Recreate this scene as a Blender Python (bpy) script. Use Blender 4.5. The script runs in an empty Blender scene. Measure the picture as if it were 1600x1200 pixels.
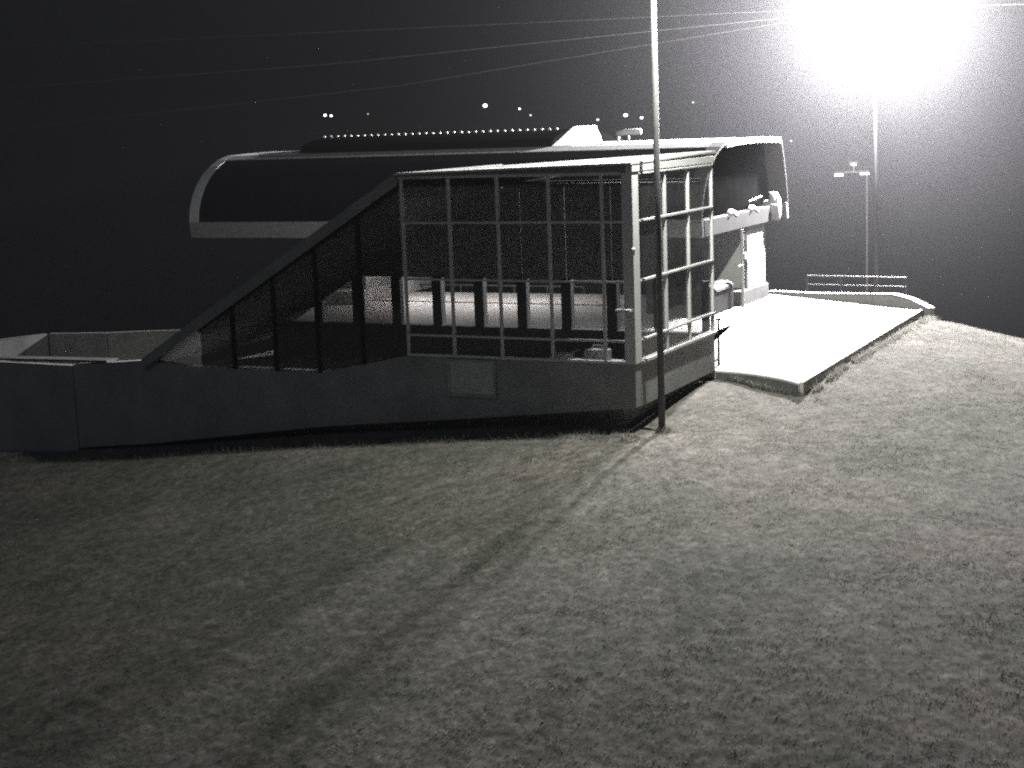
import bpy, bmesh, math, random
import numpy as np
from mathutils import Vector, Matrix

random.seed(7)
rng = np.random.default_rng(11)
scene = bpy.context.scene
col = scene.collection

# ------------------------------------------------------------------ camera
CAM = Vector((-33.73, -13.74, 6.81))
PITCH, ROLL, YAW = 0.16678, -0.03642, 1.10287


def camera_axes():
    f = Vector((math.sin(YAW) * math.cos(PITCH), math.cos(YAW) * math.cos(PITCH), -math.sin(PITCH)))
    r = Vector((math.cos(YAW), -math.sin(YAW), 0.0))
    u = r.cross(f)
    c, s = math.cos(ROLL), math.sin(ROLL)
    return c * r + s * u, -s * r + c * u, f


R_, U_, F_ = camera_axes()
cd = bpy.data.cameras.new("camera")
cam = bpy.data.objects.new("camera", cd)
col.objects.link(cam)
m = Matrix((R_, U_, -F_)).transposed().to_4x4()
m.translation = CAM
cam.matrix_world = m
cd.sensor_width = 36.0
cd.lens = 2413.86 / 1600.0 * 36.0
cd.clip_end = 3000.0
cd.clip_start = 0.1
scene.camera = cam

# ------------------------------------------------------------------ world, ambient fill, exposure
w = bpy.data.worlds.new("World")
scene.world = w
w.use_nodes = True
bg = w.node_tree.nodes["Background"]
bg.inputs["Color"].default_value = (0.0062, 0.0066, 0.0128, 1.0)
bg.inputs["Strength"].default_value = 1.0

sd = bpy.data.lights.new("ambient_fill", "SUN")
sd.energy = 0.10
sd.angle = math.radians(25)
sd.color = (0.72, 0.84, 1.0)
so = bpy.data.objects.new("ambient_fill", sd)
col.objects.link(so)
# soft fill added for dim ambient glow, from behind the camera, high left
so.rotation_euler = Vector((0.72, -0.22, -0.66)).to_track_quat("-Z", "Y").to_euler()

scene.view_settings.view_transform = "Standard"
scene.view_settings.look = "None"
scene.view_settings.gamma = 1.0
scene.view_settings.use_curve_mapping = False
scene.view_settings.exposure = 0.0
scene.cycles.max_bounces = 6
scene.cycles.use_denoising = False      # a grainy night exposure
scene.cycles.filter_width = 2.1
scene.cycles.use_light_tree = False
scene.cycles.transparent_max_bounces = 24
scene.cycles.volume_bounces = 0
scene.cycles.sample_clamp_indirect = 0.8

LAMP_POWER = 115000.0
POST_POWER = 7600.0
LAMP_AT = Vector((28.2, 0.80, 11.0))

# ------------------------------------------------------------------ helpers


def link(o, parent=None):
    col.objects.link(o)
    if parent is not None:
        o.parent = parent
    return o


class MB:
    """collects shapes, builds ONE mesh object"""

    def __init__(self):
        self.v, self.f, self.mi = [], [], []

    def poly(self, pts, mi=0):
        b = len(self.v)
        self.v += [tuple(p) for p in pts]
        self.f.append(tuple(range(b, b + len(pts))))
        self.mi.append(mi)

    def box(self, x0, x1, y0, y1, z0, z1, mi=0):
        b = len(self.v)
        self.v += [(x0, y0, z0), (x1, y0, z0), (x1, y1, z0), (x0, y1, z0),
                   (x0, y0, z1), (x1, y0, z1), (x1, y1, z1), (x0, y1, z1)]
        for q in ((0, 3, 2, 1), (4, 5, 6, 7), (0, 1, 5, 4), (1, 2, 6, 5), (2, 3, 7, 6), (3, 0, 4, 7)):
            self.f.append(tuple(b + i for i in q))
            self.mi.append(mi)
        return self

    def prism(self, pts, vec, mi=0):
        """polygon pts extruded by vec"""
        b = len(self.v)
        n = len(pts)
        vec = Vector(vec)
        P = [Vector(p) for p in pts]
        self.v += [tuple(p) for p in P] + [tuple(p + vec) for p in P]
        self.f.append(tuple(b + n - 1 - i for i in range(n)))
        self.f.append(tuple(b + n + i for i in range(n)))
        self.mi += [mi, mi]
        for i in range(n):
            j = (i + 1) % n
            self.f.append((b + i, b + j, b + n + j, b + n + i))
            self.mi.append(mi)
        return self

    def tube(self, path, r, seg=10, mi=0, r1=None, cap=True):
        P = [Vector(p) for p in path]
        b = len(self.v)
        n = len(P)
        for i, p in enumerate(P):
            d = (P[min(i + 1, n - 1)] - P[max(i - 1, 0)]).normalized()
            a = d.orthogonal().normalized() if abs(d.z) > 0.9 else d.cross(Vector((0, 0, 1))).normalized()
            c = d.cross(a)
            rr = r if r1 is None else r + (r1 - r) * i / (n - 1)
            for k in range(seg):
                t = 2 * math.pi * k / seg
                self.v.append(tuple(p + a * math.cos(t) * rr + c * math.sin(t) * rr))
        for i in range(n - 1):
            for k in range(seg):
                k2 = (k + 1) % seg
                self.f.append((b + i * seg + k, b + i * seg + k2, b + (i + 1) * seg + k2, b + (i + 1) * seg + k))
                self.mi.append(mi)
        if cap:
            self.f.append(tuple(b + seg - 1 - k for k in range(seg)))
            self.f.append(tuple(b + (n - 1) * seg + k for k in range(seg)))
            self.mi += [mi, mi]
        return self

    def ball(self, c, rx, ry, rz, seg=12, rings=8, mi=0):
        b = len(self.v)
        for i in range(rings + 1):
            th = math.pi * i / rings
            for k in range(seg):
                ph = 2 * math.pi * k / seg
                self.v.append((c[0] + rx * math.sin(th) * math.cos(ph), c[1] + ry * math.sin(th) * math.sin(ph), c[2] + rz * math.cos(th)))
        for i in range(rings):
            for k in range(seg):
                k2 = (k + 1) % seg
                self.f.append((b + i * seg + k, b + (i + 1) * seg + k, b + (i + 1) * seg + k2, b + i * seg + k2))
                self.mi.append(mi)
        return self

    def build(self, name, mats, parent=None, bevel=0.0, smooth=False):
        me = bpy.data.meshes.new(name)
        me.from_pydata(self.v, [], self.f)
        if not isinstance(mats, (list, tuple)):
            mats = [mats]
        for mt in mats:
            me.materials.append(mt)
        me.polygons.foreach_set("material_index", self.mi)
        bm = bmesh.new()
        bm.from_mesh(me)
        bmesh.ops.remove_doubles(bm, verts=bm.verts, dist=1e-5)
        bmesh.ops.recalc_face_normals(bm, faces=bm.faces)
        bm.to_mesh(me)
        bm.free()
        if smooth:
            me.polygons.foreach_set("use_smooth", [True] * len(me.polygons))
        o = bpy.data.objects.new(name, me)
        link(o, parent)
        if parent is not None and parent.type == "EMPTY":
            # world coordinates were given: keep them under the empty
            o.matrix_parent_inverse = Matrix.Translation(parent.location).inverted()
        if bevel > 0:
            bv = o.modifiers.new("bevel", "BEVEL")
            bv.width = bevel
            bv.segments = 2
            bv.limit_method = "ANGLE"
        return o


def tag(o, label=None, cat=None, group=None, kind=None):
    if label:
        o["label"] = label
    if cat:
        o["category"] = cat
    if group:
        o["group"] = group
    if kind:
        o["kind"] = kind
    return o


def thing(name, loc, label, cat, group=None):
    o = bpy.data.objects.new(name, None)
    o.location = loc
    link(o)
    return tag(o, label, cat, group)


# ------------------------------------------------------------------ materials
def nodes_of(name):
    mt = bpy.data.materials.new(name)
    mt.use_nodes = True
    nt = mt.node_tree
    return mt, nt, nt.nodes["Principled BSDF"]


def ramp(nt, fac, stops):
    r = nt.nodes.new("ShaderNodeValToRGB")
    els = r.color_ramp.elements
    while len(els) < len(stops):
        els.new(0.5)
    for e, (p, c) in zip(els, stops):
        e.position = p
        e.color = (*c, 1.0)
    nt.links.new(fac, r.inputs["Fac"])
    return r.outputs["Color"]


def noise(nt, scale, detail=6.0, rough=0.6, stretch=None):
    tc = nt.nodes.new("ShaderNodeTexCoord")
    n = nt.nodes.new("ShaderNodeTexNoise")
    n.inputs["Scale"].default_value = scale
    n.inputs["Detail"].default_value = detail
    n.inputs["Roughness"].default_value = rough
    src = tc.outputs["Object"]
    if stretch:
        mp = nt.nodes.new("ShaderNodeMapping")
        mp.inputs["Scale"].default_value = stretch
        nt.links.new(src, mp.inputs["Vector"])
        src = mp.outputs["Vector"]
    nt.links.new(src, n.inputs["Vector"])
    return n.outputs["Fac"]


def surface(name, c0, c1, scale=3.0, rough=0.6, metal=0.0, bump=0.0, bump_scale=40.0, stretch=None):
    mt, nt, b = nodes_of(name)
    f = noise(nt, scale, stretch=stretch)
    nt.links.new(ramp(nt, f, [(0.3, c0), (0.7, c1)]), b.inputs["Base Color"])
    b.inputs["Roughness"].default_value = rough
    b.inputs["Metallic"].default_value = metal
    if bump:
        bp = nt.nodes.new("ShaderNodeBump")
        bp.inputs["Strength"].default_value = bump
        bp.inputs["Distance"].default_value = 0.02
        nt.links.new(noise(nt, bump_scale, 8.0, 0.7), bp.inputs["Height"])
        nt.links.new(bp.outputs["Normal"], b.inputs["Normal"])
    return mt


def emitter(name, color, strength):
    mt, nt, b = nodes_of(name)
    b.inputs["Base Color"].default_value = (0.6, 0.6, 0.6, 1)
    b.inputs["Emission Color"].default_value = (*color, 1)
    b.inputs["Emission Strength"].default_value = strength
    mt.cycles.emission_sampling = "NONE"
    return mt


def pane_glass(name, tint, refl=1.0, lift_refl=0.10):
    mt = bpy.data.materials.new(name)
    mt.use_nodes = True
    nt = mt.node_tree
    nt.nodes.remove(nt.nodes["Principled BSDF"])
    out = nt.nodes["Material Output"]
    tr = nt.nodes.new("ShaderNodeBsdfTransparent")
    tr.inputs["Color"].default_value = (*tint, 1)
    gl = nt.nodes.new("ShaderNodeBsdfGlossy")
    gl.inputs["Roughness"].default_value = 0.06
    gl.inputs["Color"].default_value = (refl, refl, refl, 1)
    fr = nt.nodes.new("ShaderNodeFresnel")
    fr.inputs["IOR"].default_value = 1.5
    mx = nt.nodes.new("ShaderNodeMixShader")
    ct = nt.nodes.new("ShaderNodeMath")      # extra reflectance added to lift the dark panes
    ct.operation = "MULTIPLY_ADD"
    ct.inputs[1].default_value = 1.0 - lift_refl
    ct.inputs[2].default_value = lift_refl
    nt.links.new(fr.outputs[0], ct.inputs[0])
    nt.links.new(ct.outputs[0], mx.inputs[0])
    nt.links.new(tr.outputs[0], mx.inputs[1])
    nt.links.new(gl.outputs[0], mx.inputs[2])
    # a little dirt on the pane, raised to haze the dark glass, scatters light
    df = nt.nodes.new("ShaderNodeBsdfDiffuse")
    df.inputs["Color"].default_value = (0.4, 0.4, 0.38, 1)
    mx2 = nt.nodes.new("ShaderNodeMixShader")
    mul = nt.nodes.new("ShaderNodeMath")
    mul.operation = "MULTIPLY"
    mul.inputs[1].default_value = 0.09
    nt.links.new(noise(nt, 1.6), mul.inputs[0])
    nt.links.new(mul.outputs[0], mx2.inputs[0])
    nt.links.new(mx.outputs[0], mx2.inputs[1])
    nt.links.new(df.outputs[0], mx2.inputs[2])
    # the added reflectance and dirt sit on the outer face: the inner face only lets light through
    geo = nt.nodes.new("ShaderNodeNewGeometry")
    clear = nt.nodes.new("ShaderNodeBsdfTransparent")
    mx3 = nt.nodes.new("ShaderNodeMixShader")
    nt.links.new(geo.outputs["Backfacing"], mx3.inputs[0])
    nt.links.new(mx2.outputs[0], mx3.inputs[1])
    nt.links.new(clear.outputs[0], mx3.inputs[2])
    nt.links.new(mx3.outputs[0], out.inputs["Surface"])
    return mt


def volume_mat(name, density, color=(0.97, 0.97, 1.0), aniso=0.0):
    mt = bpy.data.materials.new(name)
    mt.use_nodes = True
    nt = mt.node_tree
    nt.nodes.remove(nt.nodes["Principled BSDF"])
    pv = nt.nodes.new("ShaderNodeVolumePrincipled")
    pv.inputs["Color"].default_value = (*color, 1)
    pv.inputs["Density"].default_value = density
    pv.inputs["Anisotropy"].default_value = aniso
    nt.links.new(pv.outputs[0], nt.nodes["Material Output"].inputs["Volume"])
    mt.cycles.volume_sampling = "EQUIANGULAR"
    return mt, nt, pv


M = {}
M["white_metal"] = surface("white_metal", (0.62, 0.62, 0.61), (0.74, 0.74, 0.73), 2.0, 0.45)
M["grey_metal"] = surface("grey_metal", (0.30, 0.30, 0.30), (0.40, 0.40, 0.40), 2.0, 0.5, 0.0)
M["steel"] = surface("galvanised_steel", (0.40, 0.41, 0.42), (0.55, 0.56, 0.57), 9.0, 0.5, 0.6)
M["pole_paint"] = surface("pole_paint", (0.20, 0.20, 0.20), (0.30, 0.30, 0.29), 6.0, 0.55, 0.2)
M["cladding"] = surface("cladding", (0.25, 0.25, 0.25), (0.36, 0.36, 0.35), 0.9, 0.8, bump=0.35, bump_scale=12)
M["roofing"] = surface("roofing_sheet", (0.55, 0.55, 0.54), (0.68, 0.68, 0.67), 1.0, 0.5)
M["dark_metal"] = surface("dark_metal", (0.008, 0.008, 0.009), (0.016, 0.016, 0.017), 3.0, 0.6)
M["dark_cover"] = surface("dark_cover", (0.012, 0.012, 0.014), (0.022, 0.022, 0.024), 2.0, 0.8)
M["rubber"] = surface("rubber", (0.015, 0.015, 0.015), (0.03, 0.03, 0.03), 12.0, 0.8)
M["concrete"] = surface("concrete", (0.40, 0.39, 0.38), (0.52, 0.51, 0.49), 1.3, 0.9, bump=0.3, bump_scale=30)
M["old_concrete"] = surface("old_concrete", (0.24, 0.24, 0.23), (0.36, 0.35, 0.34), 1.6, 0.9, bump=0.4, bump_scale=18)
M["interior"] = surface("interior_floor", (0.30, 0.30, 0.30), (0.40, 0.40, 0.40), 2.0, 0.9)
M["acrylic"] = surface("smoked_acrylic", (0.004, 0.004, 0.005), (0.007, 0.007, 0.008), 1.0, 0.12)
M["end_paint"] = surface("beam_paint", (0.055, 0.055, 0.055), (0.075, 0.075, 0.075), 2.0, 0.6)
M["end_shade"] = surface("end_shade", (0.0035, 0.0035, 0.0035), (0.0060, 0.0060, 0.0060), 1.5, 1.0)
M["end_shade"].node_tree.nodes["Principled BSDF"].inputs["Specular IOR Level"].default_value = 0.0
M["blind"] = surface("blind_panel_paint", (0.17, 0.17, 0.17), (0.22, 0.22, 0.22), 2.0, 0.9)
M["hatch_white"] = surface("hatch_white", (0.82, 0.82, 0.81), (0.88, 0.88, 0.87), 2.0, 0.5)
M["near_black"] = surface("near_black_matt", (0.003, 0.003, 0.003), (0.004, 0.004, 0.004), 2.0, 1.0)
M["near_black"].node_tree.nodes["Principled BSDF"].inputs["Specular IOR Level"].default_value = 0.0
M["post_paint"] = surface("post_paint", (0.07, 0.07, 0.07), (0.11, 0.11, 0.11), 6.0, 0.6)
M["dark_steel"] = surface("weathered_steel", (0.05, 0.05, 0.05), (0.09, 0.09, 0.09), 6.0, 0.6, 0.2)
M["dark_concrete"] = surface("dark_concrete", (0.07, 0.07, 0.07), (0.13, 0.13, 0.125), 1.1, 0.9, bump=0.4, bump_scale=18)  # darker concrete; on the left parapets it paints their shade
M["tube"] = emitter("tube_lamp", (1.0, 0.93, 0.92), 6.0)
M["board"] = surface("board_face", (0.44, 0.45, 0.44), (0.54, 0.54, 0.53), 5.0, 0.6)
M["stone"] = surface("pale_stone", (0.42, 0.41, 0.39), (0.62, 0.60, 0.57), 8.0, 0.85, bump=0.5, bump_scale=60)
M["glass"] = pane_glass("pane_glass", (0.80, 0.81, 0.81))
M["dark_glass"] = pane_glass("smoked_pane_glass", (0.26, 0.26, 0.26))
M["flood"] = emitter("floodlight_lens", (1.0, 0.98, 0.97), 25.0)
M["post_lens"] = emitter("post_lamp_lens", (0.86, 1.0, 0.80), 10.0)
M["far_flood"] = emitter("far_floodlight_lens", (1.0, 0.98, 0.96), 6.0)
M["village"] = emitter("village_light", (0.93, 0.97, 1.0), 7.0)
M["village_dim"] = emitter("dim_village_light", (0.93, 0.97, 1.0), 1.6)
M["village_warm"] = emitter("warm_village_light", (1.0, 0.72, 0.38), 0.8)


def grass_material():
    mt, nt, b = nodes_of("grass_ground")
    big = noise(nt, 0.22, 4.0, 0.55)
    mid = noise(nt, 2.6, 9.0, 0.72)
    fine = noise(nt, 5.0, 10.0, 0.9)
    c = ramp(nt, mid, [(0.30, (0.062, 0.063, 0.056)), (0.46, (0.112, 0.112, 0.102)), (0.60, (0.155, 0.150, 0.142)), (0.74, (0.235, 0.222, 0.214))])
    d = ramp(nt, fine, [(0.36, (0.34, 0.34, 0.35)), (0.62, (1.6, 1.58, 1.58))])
    e = ramp(nt, big, [(0.35, (0.78, 0.82, 0.76)), (0.65, (1.2, 1.13, 1.10))])
    m1 = nt.nodes.new("ShaderNodeMixRGB")
    m1.blend_type = "MULTIPLY"
    m1.inputs[0].default_value = 1.0
    nt.links.new(c, m1.inputs[1])
    nt.links.new(d, m1.inputs[2])
    m2 = nt.nodes.new("ShaderNodeMixRGB")
    m2.blend_type = "MULTIPLY"
    m2.inputs[0].default_value = 1.0
    nt.links.new(m1.outputs[0], m2.inputs[1])
    nt.links.new(e, m2.inputs[2])
    soil = noise(nt, 0.75, 9.0, 0.75)        # worn patches of pale dry soil and straw
    m3 = nt.nodes.new("ShaderNodeMixRGB")
    m3.inputs[2].default_value = (0.235, 0.215, 0.205, 1)
    nt.links.new(ramp(nt, soil, [(0.56, (0, 0, 0)), (0.70, (0.75, 0.75, 0.75))]), m3.inputs[0])
    nt.links.new(m2.outputs[0], m3.inputs[1])
    nt.links.new(m3.outputs[0], b.inputs["Base Color"])
    b.inputs["Roughness"].default_value = 0.95
    b.inputs["Specular IOR Level"].default_value = 0.1
    return mt


M["grass"] = grass_material()
M["blade"] = surface("grass_blade", (0.16, 0.165, 0.140), (0.30, 0.29, 0.265), 1.4, 0.95)
_nt = M["blade"].node_tree
_pb = _nt.nodes["Principled BSDF"]
_pb.inputs["Specular IOR Level"].default_value = 0.1
_tl = _nt.nodes.new("ShaderNodeBsdfTranslucent")        # thin leaves let light through
_nt.links.new(_pb.inputs["Base Color"].links[0].from_socket, _tl.inputs["Color"])
_mx = _nt.nodes.new("ShaderNodeMixShader")
_mx.inputs[0].default_value = 0.5
_nt.links.new(_pb.outputs[0], _mx.inputs[1])
_nt.links.new(_tl.outputs[0], _mx.inputs[2])
_nt.links.new(_mx.outputs[0], _nt.nodes["Material Output"].inputs["Surface"])
M["hill"] = surface("hillside", (0.012, 0.014, 0.010), (0.03, 0.032, 0.024), 0.02, 0.95)

# ------------------------------------------------------------------ terrain
CTRL = np.array([
    (-.6, 0, -.60), (-.6, 4, -.84), (-.6, 9, -1.30), (-.6, 15, -2.0), (-.6, 20, -2.4), (-.6, 28, -2.9),
    (4.0, -3.4, -.32), (7, -3.2, -.14), (11, -3.2, -.10), (15, -3.1, -.12), (19, -3.0, -.22), (5.0, -.35, -.20), (4.9, -1.4, -.34), (3.6, -1.5, -.38),
    (2, -.4, -.45), (.5, -.5, -.64), (9, 0, -.55), (13, 0, -.6), (17, .5, -.7), (6, 6, -.6), (12, 8, -.6), (18, 8, -.6), (6, 18, -1.2), (14, 18, -1.0), (2.5, -2.5, -.45),
    (-5, .1, -1.02), (-9, .2, -1.55), (-15, .3, -2.15), (-22, .4, -2.8),
    (-5, 6, -1.75), (-10, 8, -2.35), (-17, 4, -2.7), (-10, 16, -3.1), (-18, 14, -3.4), (-24, 8, -3.3),
    (0, -8, -.85), (8, -8, -.45), (-6, -5, -1.05), (-11, -7, -1.45), (-15, -11, -1.85), (-15, -4, -1.95), (14, -6, -.42), (-22, -10, -2.5), (-22, -18, -2.5),
    (4, -16, -1.3), (14, -14, -1.0), (-8, -18, -1.8),
    (20, -5, -.80), (26, -4, -2.0), (24, -9, -2.2), (16, -9, -1.0), (18, -6.5, -.75), (30, -8, -3.0), (24, 2, -1.2), (25, 8, -1.8), (26, 18, -2.8), (34, 0, -4.5), (36, 15, -5.5), (20, 28, -3.4), (8, 34, -3.8), (34, -18, -5),
    (-34, -14, -3.2), (-34, 10, -3.8), (-34, -30, -3.2), (-10, 40, -5), (30, 34, -6), (5, -34, -4)], float)


def tps(r2):
    return 0.5 * r2 * np.log(np.maximum(r2, 1e-9))


n_ = len(CTRL)
D2 = ((CTRL[:, None, :2] - CTRL[None, :, :2]) ** 2).sum(-1)
A_ = np.zeros((n_ + 3, n_ + 3))
A_[:n_, :n_] = tps(D2) + np.eye(n_) * 0.6
A_[:n_, n_] = 1
A_[:n_, n_ + 1:] = CTRL[:, :2]
A_[n_:, :n_] = A_[:n_, n_:].T
COEF = np.linalg.solve(A_, np.r_[CTRL[:, 2], 0, 0, 0])
PERM = rng.random((256, 256))


def vnoise(x, y):
    xi = np.floor(x).astype(int)
    yi = np.floor(y).astype(int)
    fx, fy = x - xi, y - yi
    fx = fx * fx * (3 - 2 * fx)
    fy = fy * fy * (3 - 2 * fy)
    a = PERM[xi % 256, yi % 256]
    b = PERM[(xi + 1) % 256, yi % 256]
    c = PERM[xi % 256, (yi + 1) % 256]
    d = PERM[(xi + 1) % 256, (yi + 1) % 256]
    return (a * (1 - fx) + b * fx) * (1 - fy) + (c * (1 - fx) + d * fx) * fy - 0.5


def height(x, y, detail=True):
    x = np.asarray(x, float)
    y = np.asarray(y, float)
    z = COEF[n_] + COEF[n_ + 1] * x + COEF[n_ + 2] * y
    for i in range(n_):
        z = z + COEF[i] * tps((x - CTRL[i, 0]) ** 2 + (y - CTRL[i, 1]) ** 2)
    d = np.hypot(x - CAM.x, y - CAM.y)
    far = np.where(d < 150, -4 - 24 * np.clip((d - 50) / 100, 0, 1) ** 1.3, -28 + (d - 150) * 0.145)
    far = far + 9 * vnoise(x / 90 + 3, y / 90 + 7) * np.clip((d - 120) / 200, 0, 1) + 3 * vnoise(x / 23, y / 23) * np.clip((d - 120) / 200, 0, 1)
    t = np.clip((np.hypot(x + 3, y - 3) - 36) / 26, 0, 1)
    t = t * t * (3 - 2 * t)
    z = z * (1 - t) + far * t
    if detail:
        k = np.clip((80 - d) / 30, 0, 1)
        bumps = 0.24 * vnoise(x / 2.6, y / 2.6) + 0.07 * vnoise(x / 1.1 + 9, y / 1.1) + 0.05 * vnoise(x / 0.42, y / 0.42 + 5) + 0.06 * vnoise(x / 0.19 + 2, y / 0.19) + 0.09 * vnoise(x / 0.09, y / 0.09)
        # keep the ground quiet where the platform and the walls stand
        keep = np.clip(np.maximum.reduce([-(x + 0.2), -(y + 2.6), y - 28, x - 24]) / 1.5, 0.25, 1)
        z = z + bumps * k * keep * 0.20
    return z


def build_ground():
    heading = math.atan2(F_.y, F_.x)
    fine = np.linspace(-0.37, 0.37, 900)
    coarse = np.linspace(0.37, 2 * math.pi - 0.37, 121)[1:-1]
    ang = heading + np.r_[fine, coarse]
    rad = [6.0]
    while rad[-1] < 1100:
        r = rad[-1]
        rad.append(r * (1.0085 if r < 14 else 1.0036 if r < 72 else 1.035))
    rad = np.array(rad)
    na, nr = len(ang), len(rad)
    X = CAM.x + rad[:, None] * np.cos(ang)[None, :]
    Y = CAM.y + rad[:, None] * np.sin(ang)[None, :]
    Z = height(X, Y)
    co = np.stack([X, Y, Z], -1).reshape(-1, 3)
    i = np.arange(nr - 1)[:, None] * na
    j = np.arange(na)[None, :]
    j2 = (j + 1) % na
    q = np.stack([i + j, i + na + j, i + na + j2, i + j2], -1).reshape(-1, 4)
    c0 = len(co)
    co = np.r_[co, [[CAM.x, CAM.y, float(height(CAM.x, CAM.y))]]]
    tri = np.stack([np.arange(na), (np.arange(na) + 1) % na, np.full(na, c0)], -1)
    me = bpy.data.meshes.new("ground")
    me.vertices.add(len(co))
    me.vertices.foreach_set("co", co.astype(np.float32).ravel())
    nl = q.size + tri.size
    me.loops.add(nl)
    me.loops.foreach_set("vertex_index", np.r_[q.ravel(), tri.ravel()].astype(np.int32))
    me.polygons.add(len(q) + len(tri))
    me.polygons.foreach_set("loop_start", np.r_[np.arange(len(q)) * 4, q.size + np.arange(len(tri)) * 3].astype(np.int32))
    rr = np.repeat((rad[:-1] > 95).astype(np.int32), na)
    me.polygons.foreach_set("material_index", np.r_[rr, np.zeros(len(tri), np.int32)].astype(np.int32))
    me.materials.append(M["grass"])
    me.materials.append(M["hill"])
    me.update(calc_edges=True)
    me.validate()
    o = bpy.data.objects.new("ground", me)
    link(o)
    return tag(o, kind="structure")


build_ground()

# ------------------------------------------------------------------ concrete platform
PLAT = [(5.76, 0.02), (5.66, -0.6), (5.45, -1.2), (5.15, -1.75), (4.8, -2.25), (4.35, -2.72), (19.72, -2.55), (23.62, 4.05), (22.6, 9.0),
        (22.2, 20.0), (20.5, 22.6), (17.0, 23.6), (14.0, 23.0), (12.4, 20.5), (10.8, 17.6), (9.2, 14.95), (5.76, 14.95)]
mb = MB()
mb.prism([(x, y, -0.24) for x, y in PLAT], (0, 0, 0.24))
plat = tag(mb.build("platform", M["concrete"], bevel=0.02), kind="structure")
mb = MB()
mb.prism([(4.36, -2.735, -0.30), (19.78, -2.565, -0.30), (19.78, -2.68, -0.30), (4.30, -2.85, -0.30)], (0, 0, 0.335))
tag(mb.build("platform_kerb", M["concrete"], bevel=0.012), kind="structure")
mb = MB()
mb.box(18.95, 19.2, 8.2, 21.0, 0.004, 0.010)  # thin dark strip laid along the platform floor
tag(mb.build("dark_floor_strip", M["rubber"]), kind="structure")

# parapet at the back right of the platform
t = thing("parapet_wall", (21.7, 0.8, 0), "low pale concrete parapet along the back right edge of the platform", "wall")
a, b = Vector((23.66, 4.05, 0)), Vector((19.55, -2.9, 0))
d = (b - a).normalized()
nrm = Vector((d.y, -d.x, 0)) if d.y * 1 - d.x * 0 > 0 else Vector((-d.y, d.x, 0))
if nrm.x < 0:
    nrm = -nrm
L = (b - a).length
prof = [(0, -0.9), (0, 0.06), (2.6, 0.16), (L - 1.75, 0.40), (L - 0.9, 0.30), (L, 0.03), (L, -0.9)]
mb = MB().prism([a + d * s + Vector((0, 0, z)) for s, z in prof], nrm * 0.26)
mb.build("wall_body", M["concrete"], t, bevel=0.02)
mb = MB()
top = prof[1:-1]
for (s0, z0), (s1, z1) in zip(top[:-1], top[1:]):
    p0, p1 = a + d * s0 + Vector((0, 0, z0)), a + d * s1 + Vector((0, 0, z1))
    mb.prism([p0 - nrm * 0.03, p1 - nrm * 0.03, p1 + nrm * 0.30, p0 + nrm * 0.30], (0, 0, 0.05))
mb.build("coping", M["concrete"], t)

# ------------------------------------------------------------------ glazed building in front
Z_SILL, Z_TOP, Z_ROOF = 1.06, 5.58, 5.83
SL = (5.68 - 1.59) / (13.3 - 6.3)


def slope_z(y):
    return 5.68 - SL * (y - 6.3)


bld = thing("glazed_building", (2.8, 6.0, 0), "grey glass fronted hall with a sloping left end and raised concrete base", "building")

mb = MB()   # base: front wall (x = 0) and right wall (y = 0)
lower = [(0.0, 0.0), (4.2, -0.46), (9.0, -0.95), (14.7, -1.75), (17.5, -2.05)]
upper = [(17.5, 0.40), (14.9, 0.62), (13.3, 0.50), (9.0, 0.50), (6.25, Z_SILL), (0.0, Z_SILL)]
mb.prism([(0.0, y, z) for y, z in lower + upper], (0.32, 0, 0))
mb.box(0.32, 5.70, 0.0, 0.30, 0.0, Z_SILL - 0.02)
mb.build("base_wall", M["cladding"], bld, bevel=0.01)
mb = MB()   # recessed dark foundation under the overhang
mb.prism([(0.55, 0.55, -3.2), (5.72, 0.30, -3.2), (5.72, 15, -3.2), (0.45, 15, -3.2)], (0, 0, 3.18))
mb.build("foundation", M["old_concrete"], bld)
mb = MB().box(0.34, 5.68, 0.31, 14.2, -0.015, 0.03)
mb.build("floor", M["interior"], bld)

mb = MB()   # roof: flat lit triangle at the front right, the rest falls to the back
A3, B3, C3 = (-0.16, -0.062, Z_ROOF), (5.85, -0.062, Z_ROOF + 0.09), (-0.16, 6.3, Z_ROOF - 0.13)
D3 = (5.85, 6.3, 5.15)
mb.prism([(p[0], p[1], p[2] - 0.05) for p in (A3, B3, C3)], (0, 0, 0.05))
mb.prism([(p[0], p[1], p[2] - 0.052) for p in (B3, D3, C3)], (0, 0, 0.05))
mb.build("roof", M["roofing"], bld)
MB().prism([(-0.06, -0.05, Z_TOP + 0.037), (-0.06, 6.28, Z_TOP + 0.03), (-0.06, 6.28, Z_ROOF - 0.185), (-0.06, -0.05, Z_ROOF - 0.052)], (0.16, 0, 0)).build("fascia", M["pole_paint"], bld)
mb = MB()   # sloping roof over the left end
for x0, x1 in ((-0.12, 5.85),):
    pts = [(x0, 6.32, 5.40), (x0, 6.32, 5.69), (x0, 13.4, slope_z(13.4) + 0.02), (x0, 14.85, slope_z(14.85)), (x0, 14.85, 0.40), (x0, 13.3, slope_z(13.3) - 0.30)]
    mb.prism(pts, (x1 - x0, 0, 0))
mb.build("sloping_roof", M["cladding"], bld)
mb = MB()   # dark lining under both roofs
mb.prism([(0.13, 6.30, 5.32), (0.13, 13.0, slope_z(13.0) - 0.345), (0.13, 13.0, slope_z(13.0) - 0.315), (0.13, 6.30, 5.35)], (5.41, 0, 0))
mb.prism([(0.13, 0.14, 5.30), (0.13, 6.29, 5.32), (0.13, 6.29, 5.35), (0.13, 0.14, 5.33)], (5.3, 0, -0.2))
mb.box(0.135, 5.84, 6.302, 6.318, 5.02, 5.46)
mb.build("ceiling_lining", M["blind"], bld)

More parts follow.
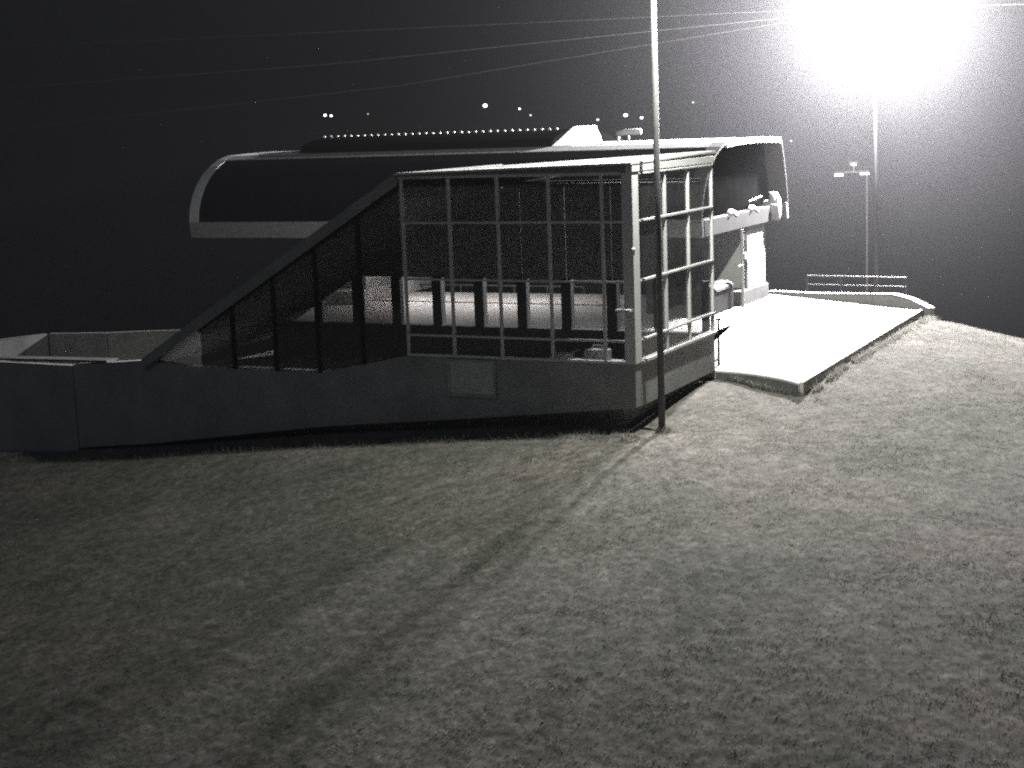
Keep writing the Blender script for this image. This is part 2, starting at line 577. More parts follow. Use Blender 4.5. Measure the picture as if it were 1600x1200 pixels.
# front facade frame (plane x = 0)
BARS = [1.60, 3.02, 4.44]
ys = [0.77, 2.16, 3.54, 4.89, 6.23]
MB().box(-0.03, 0.36, -0.03, 0.25, Z_SILL + 0.002, Z_TOP + 0.02).build("corner_post", M["white_metal"], bld, bevel=0.01)
mb = MB()
for y in ys:
    mb.box(-0.02, 0.06, y - 0.035, y + 0.035, Z_SILL + 0.002, Z_TOP)
for z in BARS:
    mb.box(-0.03, 0.05, 0.25, 6.2, z - 0.025, z + 0.025)
mb.box(-0.05, 0.10, 0.25, 6.28, Z_TOP - 0.04, Z_TOP + 0.035)
mb.box(-0.04, 0.10, 0.25, 6.25, Z_SILL + 0.001, Z_SILL + 0.06)
ff = mb.build("front_facade", M["white_metal"], bld, bevel=0.008)
yy = [0.25] + ys
zz = [Z_SILL + 0.06] + BARS + [Z_TOP - 0.04]
for i in range(len(yy) - 1):
    for k in range(len(zz) - 1):
        MB().box(0.03, 0.038, yy[i] + 0.045, yy[i + 1] - 0.045, zz[k] + 0.03, zz[k + 1] - 0.03).build("pane", M["glass"], ff)
mb = MB()
for y in (7.6, 8.98, 10.36, 11.74):
    zb = 0.5 + max(0, (9 - y)) * 0.2
    mb.box(-0.02, 0.10, y - 0.045, y + 0.045, zb, slope_z(y) - 0.28)
mb.prism([(-0.02, 6.29, 5.30), (-0.02, 12.9, 1.47), (-0.02, 12.9, 1.57), (-0.02, 6.29, 5.40)], (0.12, 0, 0))
ff = mb.build("sloping_facade", M["dark_metal"], bld)
yy = [6.28, 7.6, 8.98, 10.36, 11.74, 12.9]
for i in range(len(yy) - 1):
    y0, y1 = yy[i] + 0.05, yy[i + 1] - 0.05
    zb0, zb1 = (0.52 + max(0, 9 - y0) * 0.205), (0.52 + max(0, 9 - y1) * 0.205)
    MB().prism([(0.03, y0, zb0), (0.03, y1, zb1), (0.03, y1, slope_z(y1) - 0.34), (0.03, y0, slope_z(y0) - 0.34)], (0.008, 0, 0)).build("pane", M["dark_glass"], ff)

# right facade frame (plane y = 0)
xs = [2.15, 3.81, 5.62]
mb = MB()
mb.box(-0.064, 5.74, -0.052, 0.12, Z_TOP + 0.022, Z_ROOF - 0.053)                          # fascia
for x in xs:
    mb.box(x - 0.04, x + 0.04, -0.03, 0.06, Z_SILL, Z_TOP - 0.002)
for z in BARS:
    mb.box(0.36, 5.6, -0.05, 0.05, z - 0.026, z + 0.026)
mb.box(0.36, 5.72, -0.08, 0.12, Z_SILL - 0.02, Z_SILL + 0.05)
mb.box(0.36, 5.6, -0.055, 0.10, Z_TOP - 0.05, Z_TOP - 0.003)
rf = mb.build("side_facade", M["white_metal"], bld, bevel=0.008)
xx = [0.36] + xs
for i in range(len(xx) - 1):
    for k in range(len(zz) - 1):
        MB().box(xx[i] + 0.05, xx[i + 1] - 0.05, 0.03, 0.038, zz[k] + 0.03, zz[k + 1] - 0.03).build("pane", M["glass"], rf)

# back facade (plane x = 5.7): sill wall and broad dark columns
mb = MB()
mb.box(5.42, 5.72, 0.31, 14.2, 0.031, Z_SILL)
by = [0.12 + 1.385 * k for k in range(10)]
for y in by:
    zt = min(5.2 if y < 6 else 99, slope_z(y) - 0.3, 5.25)
    if y > 6.3:
        zt = slope_z(y) - 0.32
    zt = min(zt, 2.46)
    if zt > Z_SILL + 0.1:
        mb.box(5.46, 5.70, y - 0.15 + (0.15 if y < 0.3 else 0), y + 0.15, Z_SILL + 0.001, zt)
mb.box(5.48, 5.69, 0.30, 6.3, 5.05, 5.2)
bf = mb.build("back_facade", M["dark_metal"], bld)
for i in range(len(by) - 1):
    y0, y1 = by[i] + 0.16, by[i + 1] - 0.16
    z0_, z1_ = (5.04 if y0 < 6 else slope_z(y0) - 0.22), (5.04 if y1 < 6 else slope_z(y1) - 0.22)
    if z1_ < Z_SILL + 0.15:
        continue
    if i >= 1 and z1_ > 2.6:
        ya, yb = y0 - 0.155, y1 + 0.155
        MB().prism([(5.55, ya, 2.465), (5.55, yb, 2.465), (5.55, yb, z1_ if y1 < 6 else slope_z(yb) - 0.22), (5.55, ya, z0_ if y0 < 6 else slope_z(ya) - 0.22)], (0.06, 0, 0)).build("blind_panel", M["blind"], bf)  # opaque panel added to darken the upper hall behind the glass
        z0_ = z1_ = 2.45
    MB().prism([(5.58, y0, Z_SILL + 0.01), (5.58, y1, Z_SILL + 0.01), (5.58, y1, z1_), (5.58, y0, z0_)], (0.008, 0, 0)).build("pane", M["glass"], bf)
mb = MB().prism([(5.745, 0.10, 1.02), (7.70, 0.22, 0.96), (7.70, 0.22, 0.93), (5.745, 0.10, 0.74)], (0.0, 0.05, 0))  # near-black wedge-shaped plate beside the hall corner
mb.build("dark_wedge", M["near_black"], bld)
mb = MB()
mb.box(-0.20, -0.035, 0.03, 0.40, 2.34, 2.39)
mb.box(-0.16, -0.035, 0.08, 0.12, 2.24, 2.34)
mb.box(-0.16, -0.035, 0.31, 0.35, 2.24, 2.34)
mb.build("wall_bracket", M["white_metal"], bld)
mb = MB().ball((-0.07, -0.05, 3.8), 0.05, 0.05, 0.05).box(-0.08, -0.03, -0.06, -0.02, 3.66, 3.78)
mb.build("door_bell", M["white_metal"], bld)

# notice board hung on the base wall
t = thing("notice_board", (-0.03, 4.4, 0.1), "pale blank rectangular board hung on the dark base wall below the glass", "board")
MB().box(-0.05, -0.004, 3.80, 5.02, 0.14, 0.98).build("panel", M["board"], t)
mb = MB()
mb.box(-0.075, -0.004, 3.73, 5.09, 0.08, 0.137).box(-0.065, -0.004, 3.73, 5.09, 0.983, 1.03)
mb.box(-0.065, -0.004, 3.73, 3.797, 0.14, 0.98).box(-0.065, -0.004, 5.023, 5.09, 0.14, 0.98)
mb.build("frame", M["grey_metal"], t)

# stored things inside the hall, just behind the glass corner
t = thing("workbench", (1.6, 1.9, 0.03), "dim cluttered workbench behind the glass near the front corner", "bench")
MB().box(0.7, 1.5, 0.9, 2.9, 0.86, 0.92).build("bench_top", M["old_concrete"], t)
for (x, y) in ((0.74, 0.94), (1.42, 0.94), (0.74, 2.82), (1.42, 2.82)):
    MB().box(x, x + 0.05, y, y + 0.05, 0.032, 0.858).build("leg", M["grey_metal"], t)
t = thing("toolbox", (1.1, 1.4, 0.92), "small grey box with a handle standing on the workbench", "box")
MB().box(0.9, 1.3, 1.15, 1.75, 0.922, 1.22).build("body", M["grey_metal"], t, bevel=0.03)
MB().tube([(1.1, 1.3, 1.22), (1.1, 1.32, 1.32), (1.1, 1.58, 1.32), (1.1, 1.6, 1.22)], 0.02).build("handle", M["white_metal"], t)
t = thing("coiled_hose", (1.1, 2.3, 0.92), "coiled pale hose lying on the workbench beside the box", "hose")
path = [(1.1 + 0.24 * math.cos(k * 0.35), 2.35 + 0.24 * math.sin(k * 0.35), 0.95 + 0.002 * k) for k in range(72)]
MB().tube(path, 0.022, 8).build("coil", M["white_metal"], t, smooth=True)
MB().tube([path[-1], (1.30, 2.1, 1.12), (1.25, 2.0, 1.16)], 0.03, 8).build("nozzle", M["steel"], t)

# ------------------------------------------------------------------ retaining wall at the left
t = thing("retaining_wall", (2.0, 21, 0), "dark concrete retaining wall with stepped kerbs left of the hall", "wall")
mb = MB()
mb.prism([(0.02, 17.55, -3.4), (0.02, 17.55, 0.36), (0.02, 27.5, 0.30), (0.02, 27.5, -3.8)], (0.34, 0, 0))
mb.build("front_wall", M["cladding"], t, bevel=0.01)
MB().prism([(-0.03, 16.2, 0.52), (-0.03, 27.5, 0.305), (-0.03, 27.5, 0.365), (-0.03, 16.2, 0.58)], (0.48, 0, 0)).build("coping", M["dark_concrete"], t)


def wall_run(p, h0, h1, thick, zb=-3.0):
    mb = MB()
    for (x0, y0), (x1, y1) in zip(p[:-1], p[1:]):
        a, b = Vector((x0, y0, 0)), Vector((x1, y1, 0))
        dd = (b - a).normalized()
        n = Vector((-dd.y, dd.x, 0)) * thick
        mb.prism([a + Vector((0, 0, zb)), b + Vector((0, 0, zb)), b + Vector((0, 0, h1)), a + Vector((0, 0, h0))], n)
    return mb


wall_run([(4.75, 22.88), (2.9, 23.6), (0.2, 24.7)], 0.5, 0.5, -0.25).build("end_parapet", M["dark_concrete"], t, bevel=0.02)  # dark concrete puts the shade of these parapets into the colour
wall_run([(5.35, 20.9), (4.78, 22.86)], 0.5, 0.5, -0.25).build("side_parapet", M["dark_concrete"], t, bevel=0.02)
wall_run([(6.7, 18.2), (6.05, 19.7), (5.37, 20.88)], 0.5, 0.5, -0.25).build("back_parapet", M["dark_concrete"], t, bevel=0.02)

# ------------------------------------------------------------------ ropeway station behind
st = thing("ropeway_station", (20.6, 14.5, 0), "long ropeway station with a curved canopy of smoked panels on a concrete pillar", "station")
Y0, Y1 = 3.8, 25.2
NEAR = [(15.58, 2.80), (15.50, 3.42), (15.58, 3.9), (15.80, 4.4), (16.12, 4.85), (16.55, 5.25), (17.05, 5.55), (17.60, 5.78), (18.20, 5.93)]
CX = 21.42


def shell(mb, prof, y0, y1, t_in=0.06, mi=0):
    """strip following the profile from y0 to y1, with thickness towards the inside"""
    P = [Vector((x, 0, z)) for x, z in prof]
    N = []
    for i in range(len(P)):
        dd = (P[min(i + 1, len(P) - 1)] - P[max(i - 1, 0)]).normalized()
        nn = Vector((dd.z, 0, -dd.x))
        if nn.x * (CX - P[i].x) < 0 and abs(nn.x) > 0.05:
            nn = -nn
        if nn.z > 0:
            nn = nn if abs(nn.x) > abs(nn.z) else -nn
        N.append(nn)
    for i in range(len(P) - 1):
        a0, a1 = P[i], P[i + 1]
        b1, b0 = P[i + 1] + N[i + 1] * t_in, P[i] + N[i] * t_in
        mb.prism([(p.x, y0, p.z) for p in (a0, a1, b1, b0)], (0, y1 - y0, 0), mi)
    return mb


FAR = [(25.66, 2.80), (25.55, 3.42), (25.44, 3.9), (25.30, 4.4), (25.14, 4.85), (25.0, 5.25), (24.87, 5.55), (24.76, 5.78), (24.60, 5.93)]


for side, prof in (("near", NEAR), ("far", FAR)):
    shell(MB(), prof[1:], Y0, Y0 + 0.5 if side == "near" else Y0 + 0.9, 0.07).build("end_rib", M["dark_steel" if side == "near" else "end_paint"], st)
    shell(MB(), prof[1:], Y1 - 0.44, Y1, 0.30).build("end_rib", M["grey_metal"], st)
    mb = MB()
    shell(mb, prof[:2], Y0 + (0.0 if side == "near" else 0.02), Y1, 0.20)
    mb.build("lower_band", M["pole_paint"], st)
    mb = MB()
    shell(mb, prof[-2:], Y0 + (0.501 if side == "near" else 0.901), Y1 - 0.441, 0.14)
    mb.build("roof_edge", M["pole_paint"], st)
    sp = MB()
    npan = 9
    ys0 = Y0 + (0.505 if side == "near" else 0.905)
    step = (Y1 - 0.445 - ys0) / npan
    for k in range(npan):
        mb = MB()
        shell(mb, [(x + (0.03 if side == "near" else -0.03), z - 0.01) for x, z in prof[1:-1]], ys0 + k * step + 0.012, ys0 + (k + 1) * step - 0.012, 0.04)
        mb.build("side_panel", M["acrylic"], st)
mb = MB()   # flat roof, gently crowned
rp = [(18.201, 5.93), (19.4, 5.98), (21.42, 6.01), (23.4, 5.98), (24.639, 5.93)]
mb.prism([(x, Y0, z) for x, z in rp] + [(x, Y0, z - 0.2) for x, z in reversed(rp)], (0, Y1 - Y0, 0))
mb.build("roof", M["roofing"], st)
mb = MB().box(15.8, 25.1, Y0 + 0.32, Y1 - 0.3, 2.86, 2.98)
mb.build("underside", M["dark_metal"], st)
endp = [(x + 0.05, z) for x, z in NEAR[1:]] + [(x - 0.05, z) for x, z in reversed(FAR[1:])]
MB().prism([(x, Y0 + 0.75, z - 0.05) for x, z in endp], (0, 0.05, 0)).build("end_panel", M["end_shade"], st)  # near-black sheet paints the shade of the open end's interior
MB().prism([(x, Y1 - 0.6, z - 0.05) for x, z in endp], (0, 0.06, 0)).build("end_panel", M["dark_metal"], st)
mb = MB().box(15.72, 23.25, Y0 - 0.02, Y0 + 0.28, 2.80, 3.40)
mb.build("end_beam", M["end_paint"], st, bevel=0.03)
mb = MB().box(15.72, 25.5, Y1 - 0.28, Y1 + 0.02, 2.80, 3.40)
mb.build("end_beam", M["end_paint"], st, bevel=0.03)
mb = MB()   # rounded fairing at the end of the beam
mb.tube([(23.46, Y0 - 0.25, 3.30), (23.46, Y0 + 0.3, 3.30)], 0.30, 20)
mb.ball((23.46, Y0 - 0.22, 3.30), 0.26, 0.10, 0.52, 20, 12)
mb.tube([(23.46, Y0 - 0.05, 2.86), (23.46, Y0 - 0.05, 3.9)], 0.16, 14)
mb.build("fairing", M["white_metal"], st, smooth=True)
for x in (18.7, 21.1):   # rope sheaves showing over the beam
    sh = MB().tube([(x - 0.5, Y0 + 0.05, 3.32), (x + 0.0, Y0 + 0.06, 3.47), (x + 0.5, Y0 + 0.05, 3.34)], 0.11, 12).build("sheave", M["white_metal"], st, smooth=True)
MB().tube([(24.05, 4.4, 3.72), (22.5, 4.42, 3.62)], 0.028, 8).build("guide_rail", M["white_metal"], st)
MB().tube([(17.0, 4.45, 4.9), (17.6, 4.45, 4.55)], 0.05, 8).build("strut", M["steel"], st)
mb = MB()   # raised dark cover on the roof
cv = [(18.22, 5.96), (18.5, 6.22), (19.2, 6.42), (20.6, 6.53), (22.4, 6.46), (23.8, 6.25), (24.5, 5.97)]
mb.prism([(x, 10.56, z) for x, z in cv], (0, 11.1, 0))
mb.build("roof_cover", M["near_black"], st)
mb = MB()   # pale hatch at its right end
h0 = [(18.25, 9.75, 5.95), (21.2, 9.75, 5.98), (21.2, 10.55, 5.98), (18.25, 10.55, 5.95)]
h1 = [(20.2, 9.85, 6.62), (20.8, 9.85, 6.64), (20.8, 10.54, 6.64), (20.2, 10.54, 6.62)]
mb.poly(h1)
for i in range(4):
    mb.poly([h0[i], h0[(i + 1) % 4], h1[(i + 1) % 4], h1[i]])
mb.build("roof_hatch", M["hatch_white"], st, bevel=0.02)
fx = None   # row of pale fixings along the cover's crest
for k in range(34):
    if fx is None:
        fx = MB().ball((20.6, 11.4, 6.55), 0.05, 0.075, 0.045, 8, 6).build("fixing", M["white_metal"], st)
    else:
        c = fx.copy()
        link(c, st)
        c.matrix_parent_inverse = fx.matrix_parent_inverse.copy()
        c.location = (0, 0.32 * k, 0)
mb = MB()   # wind sensor on the roof
mb.tube([(19.6, 8.45, 5.97), (19.6, 8.45, 6.30)], 0.05, 10)
mb.tube([(19.6, 8.05, 5.97), (19.6, 8.05, 6.28)], 0.04, 10)
mb.tube([(19.6, 8.5, 6.31), (19.6, 8.1, 6.36), (19.6, 7.8, 6.36), (19.6, 7.55, 6.36)], 0.11, 12)
mb.build("wind_sensor", M["white_metal"], st, smooth=True)
mb = MB()   # pedestal and pillar
mb.box(19.72, 22.9, Y0, 6.1, 0.0, 0.52)
mb.build("pedestal", M["dark_concrete"], st, bevel=0.03)
MB().box(20.72, 22.88, Y0 + 0.12, 5.8, 0.52, 2.86).build("pillar", M["white_metal"], st, bevel=0.03)
MB().box(17.0, 20.6, 6.2, 6.45, 0.002, 2.85).build("rear_screen", M["dark_steel"], st)
mb = MB().tube([(19.45, 3.7, 0.0), (19.45, 3.7, 2.8)], 0.055, 10)
mb.build("post", M["white_metal"], st)
mb = MB().box(19.50, 19.75, 3.62, 3.76, 1.72, 1.95).box(18.9, 19.40, 3.66, 3.70, 1.50, 1.55)
mb.build("switch_box", M["white_metal"], st, bevel=0.01)
MB().box(17.6, 24.4, 19.0, 21.5, 0.0, 0.5).build("pedestal", M["concrete"], st, bevel=0.03)
MB().box(18.8, 23.0, 19.2, 21.2, 0.5, 2.86).build("pillar", M["grey_metal"], st, bevel=0.03)

for y in (11.5, 13.4, 15.3, 17.2):   # unseen tube lamps added under the canopy to light the floor
    h = MB().box(18.9, 19.2, y, y + 1.5, 2.78, 2.855).build("tube_fitting", M["grey_metal"], st)
    MB().tube([(19.05, y + 0.05, 2.745), (19.05, y + 1.45, 2.745)], 0.025, 8).build("tube", M["tube"], h)
for y in (12.6, 17.0):  # unseen spots added to do the tubes' lighting
    al = bpy.data.lights.new("canopy_fill_light", "SPOT")
    al.energy = 900.0
    al.color = (1.0, 0.93, 0.92)
    al.spot_size = math.radians(150)
    al.spot_blend = 0.4
    al.shadow_soft_size = 0.05
    ao = bpy.data.objects.new("canopy_fill_light", al)
    ao.location = (19.05, y, 2.66)
    link(ao)

# control console under the canopy
t = thing("control_console", (18.2, 4.3, 0), "dark cabinet with a rounded hood standing left of the concrete pillar", "cabinet")
MB().box(16.9, 19.2, 3.95, 4.7, 0.0, 0.78).build("body", M["dark_metal"], t, bevel=0.03)
mb = MB()
hood = [(3.90 + 0.45 - 0.45 * math.cos(a), 0.785 + 0.24 * math.sin(a)) for a in np.linspace(0, math.pi, 9)]
mb.prism([(17.2, y, z) for y, z in hood], (1.9, 0, 0))
mb.build("hood", M["dark_steel"], t)

# barrier post beside the hall's corner
t = thing("barrier_post", (6.6, 0.2, 0), "thin dark barrier post on the white platform beside the hall corner", "post")
MB().tube([(6.6, 0.2, 0), (6.6, 0.2, 1.26)], 0.03, 10).build("post", M["dark_metal"], t)
mb = MB().box(6.0, 6.58, 0.18, 0.22, 0.17, 0.20)
mb.build("cross_bar", M["dark_metal"], t)
MB().box(6.56, 6.64, 0.14, 0.26, 1.262, 1.32).build("cap", M["dark_metal"], t)


o = wall_run([(5.74, -0.02), (5.66, -0.6), (5.45, -1.2), (5.15, -1.75), (4.8, -2.25), (4.37, -2.70)], -0.05, -0.05, -0.035, -0.9).build("platform_skirt", M["dark_concrete"])  # thin darker sheet added to darken the slab's curved edge face
tag(o, kind="structure")

# ------------------------------------------------------------------ railings behind the platform
def railing(name, pts, z, zlow, label):
    t = thing(name, (pts[0][0], pts[0][1], zlow), label, "railing", "railings behind the platform")
    MB().tube([(x, y, z) for x, y in pts], 0.035, 8).build("top_rail", M["dark_steel"], t)
    MB().tube([(x, y, z - 0.33) for x, y in pts], 0.022, 8).build("lower_rail", M["dark_steel"], t)
    for x, y in pts:
        g = float(height(x, y, False)) - 0.3
        MB().tube([(x, y, g), (x, y, z)], 0.04, 8).build("post", M["dark_steel"], t)
    return t


railing("railing", [(24.1, 2.65), (24.0, 1.3), (23.9, 0.0), (23.8, -1.2)], 0.66, -0.5, "dim steel railing right of the concrete pillar beyond the parapet")
railing("railing", [(22.7, 19.5), (22.7, 17.0), (22.7, 14.5), (22.7, 13.0), (22.75, 11.4)], 0.26, -0.8, "dim steel railing seen through the glass hall at the platform back")

# ------------------------------------------------------------------ tall pole in front of the hall
gz = float(height(0.47, -0.46))
t = thing("lamp_post", (0.47, -0.46, gz), "tall thin grey steel lamp post in front of the glass corner", "lamp post")
MB().tube([(0.47, -0.46, gz - 0.4), (0.47, -0.46, 11.1)], 0.085, 16, r1=0.062).build("shaft", M["post_paint"], t, smooth=True)
mb = MB().box(0.34, 0.60, -0.59, -0.33, gz - 0.3, gz + 0.02)
mb.build("footing", M["dark_concrete"], t, bevel=0.02)
MB().tube([(0.47, -0.46, 11.05), (0.44, -0.9, 11.2), (0.38, -1.3, 11.2)], 0.04, 10).build("arm", M["pole_paint"], t)
h = MB().box(0.12, 0.62, -1.95, -1.15, 11.1, 11.28).build("lamp_head", M["dark_metal"], t, bevel=0.04)
MB().box(0.16, 0.58, -1.9, -1.2, 11.075, 11.097).build("lens", M["post_lens"], h)
pl_ = bpy.data.lights.new("post_light", "POINT")
pl_.energy = POST_POWER
pl_.color = (0.985, 1.0, 0.925)
pl_.shadow_soft_size = 0.12
po = bpy.data.objects.new("post_light", pl_)
po.location = (0.36, -1.5, 10.85)
link(po)

# ------------------------------------------------------------------ main floodlight mast
gz = float(height(29.0, 1.12, False))
lp = thing("floodlight_mast", (29.0, 1.12, gz), "tall mast behind the parapet with a blinding white floodlight", "floodlight")
MB().tube([(29.0, 1.12, gz - 0.5), (29.0, 1.28, 11.6)], 0.085, 14, r1=0.06).build("mast", M["dark_metal"], lp, smooth=True)
MB().tube([(29.0, 1.28, 11.45), (28.3, 0.86, 11.5)], 0.045, 10).build("arm", M["dark_steel"], lp)
for dy in (-0.42, 0.42):
    px, py, pz = 28.25, 0.83 + dy, 11.33
    h = MB().box(px - 0.22, px + 0.22, py - 0.32, py + 0.32, pz, pz + 0.2).build("lamp_head", M["dark_metal"], lp, bevel=0.03)
    MB().box(px - 0.19, px + 0.19, py - 0.28, py + 0.28, pz - 0.02, pz - 0.003).build("lens", M["flood"], h)
ld = bpy.data.lights.new("floodlight", "POINT")
ld.energy = LAMP_POWER
ld.color = (1.0, 0.962, 0.985)
ld.shadow_soft_size = 0.55
lo_ = bpy.data.objects.new("floodlight", ld)
lo_.location = LAMP_AT
link(lo_)

# distant three-headed mast beyond the platform
bx, by_ = 46.6, 6.0
gz = float(height(bx, by_, False))
t = thing("distant_floodlight", (bx, by_, gz), "far faint mast carrying three small floodlights right of the station", "floodlight")
MB().tube([(46.3, 5.75, gz - 0.5), (46.6, 5.85, 3.7)], 0.06, 8).build("mast", M["dark_metal"], t)
MB().tube([(46.05, 7.15, 3.72), (46.6, 5.85, 3.70)], 0.035, 8).build("cross_arm", M["dark_steel"], t)
MB().tube([(46.35, 6.47, 3.72), (46.37, 6.47, 4.10)], 0.03, 8).build("cross_arm", M["dark_steel"], t)
for (x, y, z) in ((46.05, 7.15, 3.62), (46.4, 6.47, 4.13), (46.6, 5.95, 3.64)):
    h = MB().box(x - 0.16, x + 0.10, y - 0.24, y + 0.24, z + 0.02, z + 0.14).build("lamp_head", M["dark_metal"], t)
    MB().box(x - 0.165, x + 0.05, y - (0.2 if z < 4 else 0.1), y + (0.2 if z < 4 else 0.1), z - 0.07, z + 0.018).build("lens", M["far_flood"], h)

# ------------------------------------------------------------------ overhead ropes
ROPES = [([(33, 62, 9.7), (33, 29.75, 10.08), (33, 16.4, 10.55), (33, -14, 11.6)], "upper left pale rope crossing the dark sky above the station roof"),
         ([(33, 58, 7.2), (33, 25.6, 8.85), (33, 11.5, 10.2), (33, -14, 12.6)], "fainter lower rope rising to the right towards the floodlight"),
         ([(33, 58, 12.2), (33, 11.2, 11.3), (33, 5.7, 11.2), (33, -20, 10.2)], "topmost rope crossing behind the tall lamp post beside the floodlight")]
for pts, lab in ROPES:
    P = []
    for (a, b) in zip(pts[:-1], pts[1:]):
        for k in range(8):
            P.append(Vector(a).lerp(Vector(b), k / 8))
    P.append(Vector(pts[-1]))
    o = MB().tube(P, 0.0125 if "upper left" in lab else 0.009, 6).build("haul_rope", M["dark_steel"])
    tag(o, lab, "rope", "overhead ropes above the station")

# ------------------------------------------------------------------ village lights on the far hillside
VIL = []   # filled by positions on the slope: bearing offset (rad), distance, lamp height, material, label
VILLAGE = "village lamps on the far hillside"


def village_lamp(px, py, pz, gz, size, mat, label):
    mb = MB()
    mb.tube([(px + 1.0, py + 0.6, gz - 1), (px + 1.0, py + 0.6, pz + size)], 0.05, 6, 0)
    mb.tube([(px + 1.0, py + 0.6, pz + size), (px - 1.0, py - 0.6, pz + size * 1.3)], 0.06, 6, 0)
    mb.ball((px - 1.0, py - 0.6, pz), size, size, size * 0.75, 10, 7, 1)
    mb.box(px - 1.0 - size * 0.8, px - 1.0 + size * 0.8, py - 0.6 - size * 0.8, py - 0.6 + size * 0.8, pz + size * 0.8, pz + size * 1.15, 0)
    o = mb.build("street_lamp", [M["dark_metal"], M[mat]])
    tag(o, label, "lamp", VILLAGE)


LAMPS = [
    (508, 180, 0.55, "village", "brighter left light of the close pair far left of the village lights"),
    (517.5, 181, 0.45, "village", "weaker right light of the close pair far left of the village lights"),
    (575, 178, 0.35, "village_warm", "faint orange light right of the close pair"),
    (758, 165, 0.8, "village", "single bright village light high above the middle of the roof cover"),
    (812, 170, 0.38, "village", "tiny village light right of the single bright one"),
    (829, 180, 0.40, "village_dim", "dim village light low between the bright one and the roof hatch"),
    (934, 187, 0.55, "village_dim", "dim wide village light just above the right end of the roof hatch"),
    (977.5, 180, 0.75, "village", "brightest village light above the wind sensor"),
    (1002.5, 184, 0.55, "village", "small village light between the wind sensor and the tall lamp post"),
    (1083, 160, 0.42, "village_dim", "faint high village light right of the tall lamp post"),
    (1236, 220, 0.45, "village_dim", "faint village light at the upper right corner of the station"),
]
for (u, v, size, mat, lab) in LAMPS:
    dirv = R_ * ((u - 800) / 2413.86) - U_ * ((v - 600) / 2413.86) + F_
    best = None
    for dd in np.arange(170, 640, 2.0):     # where the sight line passes about six metres above the slope
        p = CAM + dirv * dd
        e = abs(p.z - float(height(p.x, p.y, False)) - 6.0)
        if best is None or e < best[0]:
            best = (e, p, dd)
    e, p, dd = best
    village_lamp(p.x + 1.0, p.y + 0.6, p.z, float(height(p.x, p.y, False)), size * 0.72 * dd / 420.0, mat, lab)


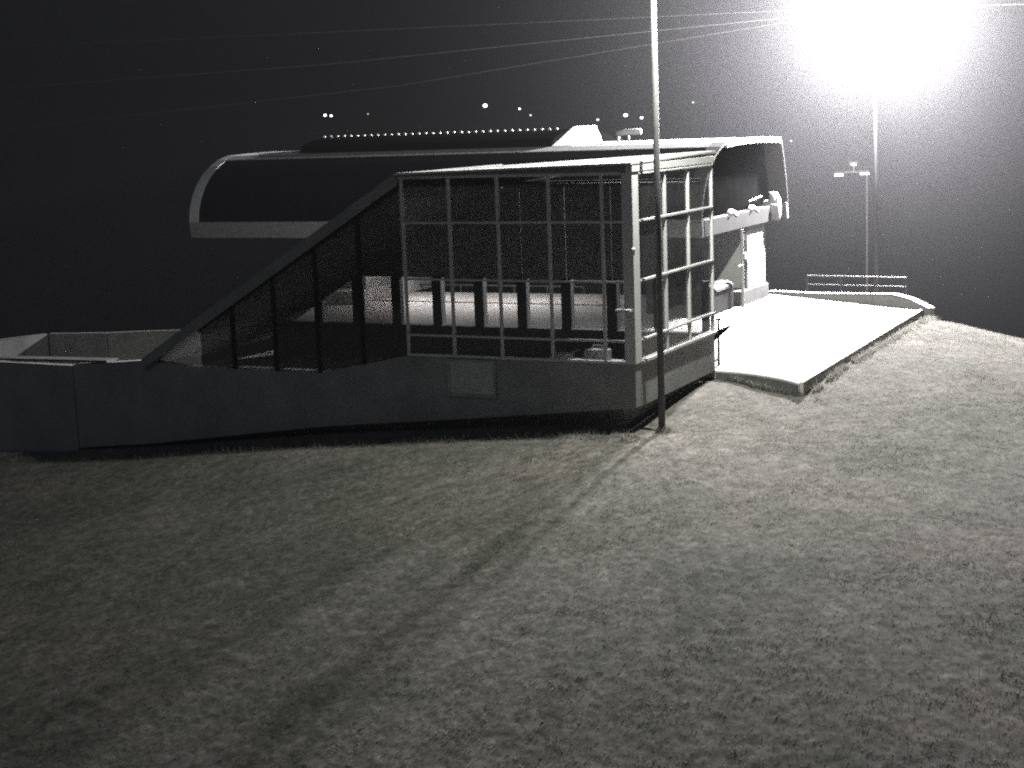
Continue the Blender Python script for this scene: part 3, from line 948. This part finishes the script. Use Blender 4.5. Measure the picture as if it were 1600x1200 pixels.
# ------------------------------------------------------------------ grass blades
def build_grass(n=360000):
    heading = math.atan2(F_.y, F_.x)
    a = heading + rng.uniform(-0.36, 0.36, n * 2)
    r = np.sqrt(rng.uniform(15.0 ** 2, 58.0 ** 2, n * 2))
    x = CAM.x + r * np.cos(a)
    y = CAM.y + r * np.sin(a)
    inside = ((x > -0.35) & (y > -0.35) & (x < 24)) | ((x > 4.6) & (y > -2.95) & (x < 23.8)) | ((x > 5.3) & (y > -1.7) & (x < 24))
    clump = vnoise(x / 0.8, y / 0.8) + 0.6 * vnoise(x / 0.25, y / 0.25)
    ok = (~inside) & (clump > rng.uniform(-0.9, 0.5, len(x)))
    x, y, clump = x[ok][:n], y[ok][:n], clump[ok][:n]
    z = height(x, y) - 0.01
    k = len(x)
    h = (0.03 + 0.08 * rng.random(k) ** 3) * 0.55 * (1 + 0.7 * np.clip(clump, 0, 1))
    wd = rng.uniform(0.006, 0.015, k)
    th = rng.uniform(0, 2 * np.pi, k)
    lean = rng.uniform(0.5, 2.0, k) * h
    la = rng.uniform(0, 2 * np.pi, k)
    # taller unmown tufts along the platform edge, round the post and under the wall
    ex = np.r_[rng.uniform(4.3, 19.8, 5000), 0.47 + rng.normal(0, 0.16, 350), rng.uniform(3.9, 5.6, 900), rng.uniform(-1.0, -0.25, 3000)]
    ey = np.r_[-2.98 - np.abs(rng.normal(0, 0.10, 5000)), -0.46 + rng.normal(0, 0.16, 350), rng.uniform(-2.6, -0.2, 900) * 0 - 0.1, rng.uniform(-0.4, 20, 3000)]
    ey[5350:6250] = -2.62 + (ex[5350:6250] - 4.25) * 1.75 - np.abs(rng.normal(0.12, 0.10, 900))
    keep = vnoise(ex / 0.5, ey / 0.5) > -0.15
    ex, ey = ex[keep], ey[keep]
    ez = height(ex, ey) - 0.01
    e = len(ex)
    eh = rng.uniform(0.06, 0.22, e)
    x, y, z, h = np.r_[x, ex], np.r_[y, ey], np.r_[z, ez], np.r_[h, eh]
    wd, th = np.r_[wd, rng.uniform(0.008, 0.016, e)], np.r_[th, rng.uniform(0, 6.28, e)]
    lean, la = np.r_[lean, rng.uniform(0.2, 0.8, e) * eh], np.r_[la, rng.uniform(0, 6.28, e)]
    k += e
    v = np.empty((k, 3, 3))
    v[:, 0] = np.stack([x - wd * np.cos(th), y - wd * np.sin(th), z], -1)
    v[:, 1] = np.stack([x + wd * np.cos(th), y + wd * np.sin(th), z], -1)
    v[:, 2] = np.stack([x + lean * np.cos(la), y + lean * np.sin(la), z + h], -1)
    me = bpy.data.meshes.new("grass")
    me.vertices.add(k * 3)
    me.vertices.foreach_set("co", v.astype(np.float32).ravel())
    me.loops.add(k * 3)
    me.loops.foreach_set("vertex_index", np.arange(k * 3, dtype=np.int32))
    me.polygons.add(k)
    me.polygons.foreach_set("loop_start", np.arange(k, dtype=np.int32) * 3)
    me.materials.append(M["blade"])
    me.update(calc_edges=True)
    o = bpy.data.objects.new("grass", me)
    link(o)
    tag(o, kind="stuff", label="short patchy grass covering the slope", cat="grass")


build_grass()

# ------------------------------------------------------------------ night haze and an added uneven volume imitating lamp glare
mt, nt, pv = volume_mat("haze", 0.19e-3, (0.90, 0.93, 1.0))
mb = MB().box(-60, 720, -420, 620, -60, 110)
tag(mb.build("haze", mt), kind="stuff", label="thin night haze over the whole slope", cat="haze")

GLARE_R = 28.0
mt, nt, pv = volume_mat("glare_mist", 1.0e-3)
tc = nt.nodes.new("ShaderNodeTexCoord")
ln = nt.nodes.new("ShaderNodeVectorMath")
ln.operation = "LENGTH"
nt.links.new(tc.outputs["Object"], ln.inputs[0])
mr = nt.nodes.new("ShaderNodeMapRange")
mr.inputs["From Min"].default_value = 0.0
mr.inputs["From Max"].default_value = GLARE_R
mr.inputs["To Min"].default_value = 1.0
mr.inputs["To Max"].default_value = 0.0
nt.links.new(ln.outputs["Value"], mr.inputs["Value"])
pw = nt.nodes.new("ShaderNodeMath")
pw.operation = "POWER"
pw.inputs[1].default_value = 3.9
nt.links.new(mr.outputs[0], pw.inputs[0])
ml = nt.nodes.new("ShaderNodeMath")
ml.operation = "MULTIPLY"
ml.inputs[1].default_value = 5.5e-3
nt.links.new(pw.outputs[0], ml.inputs[0])
nt.links.new(ml.outputs[0], pv.inputs["Density"])
mb = MB().ball((0, 0, 0), GLARE_R, GLARE_R, GLARE_R, 32, 20)
o = mb.build("glare_mist", mt)
o.location = LAMP_AT
tag(o, kind="stuff", label="added volume imitating lens glare about the floodlight", cat="glare_mist")
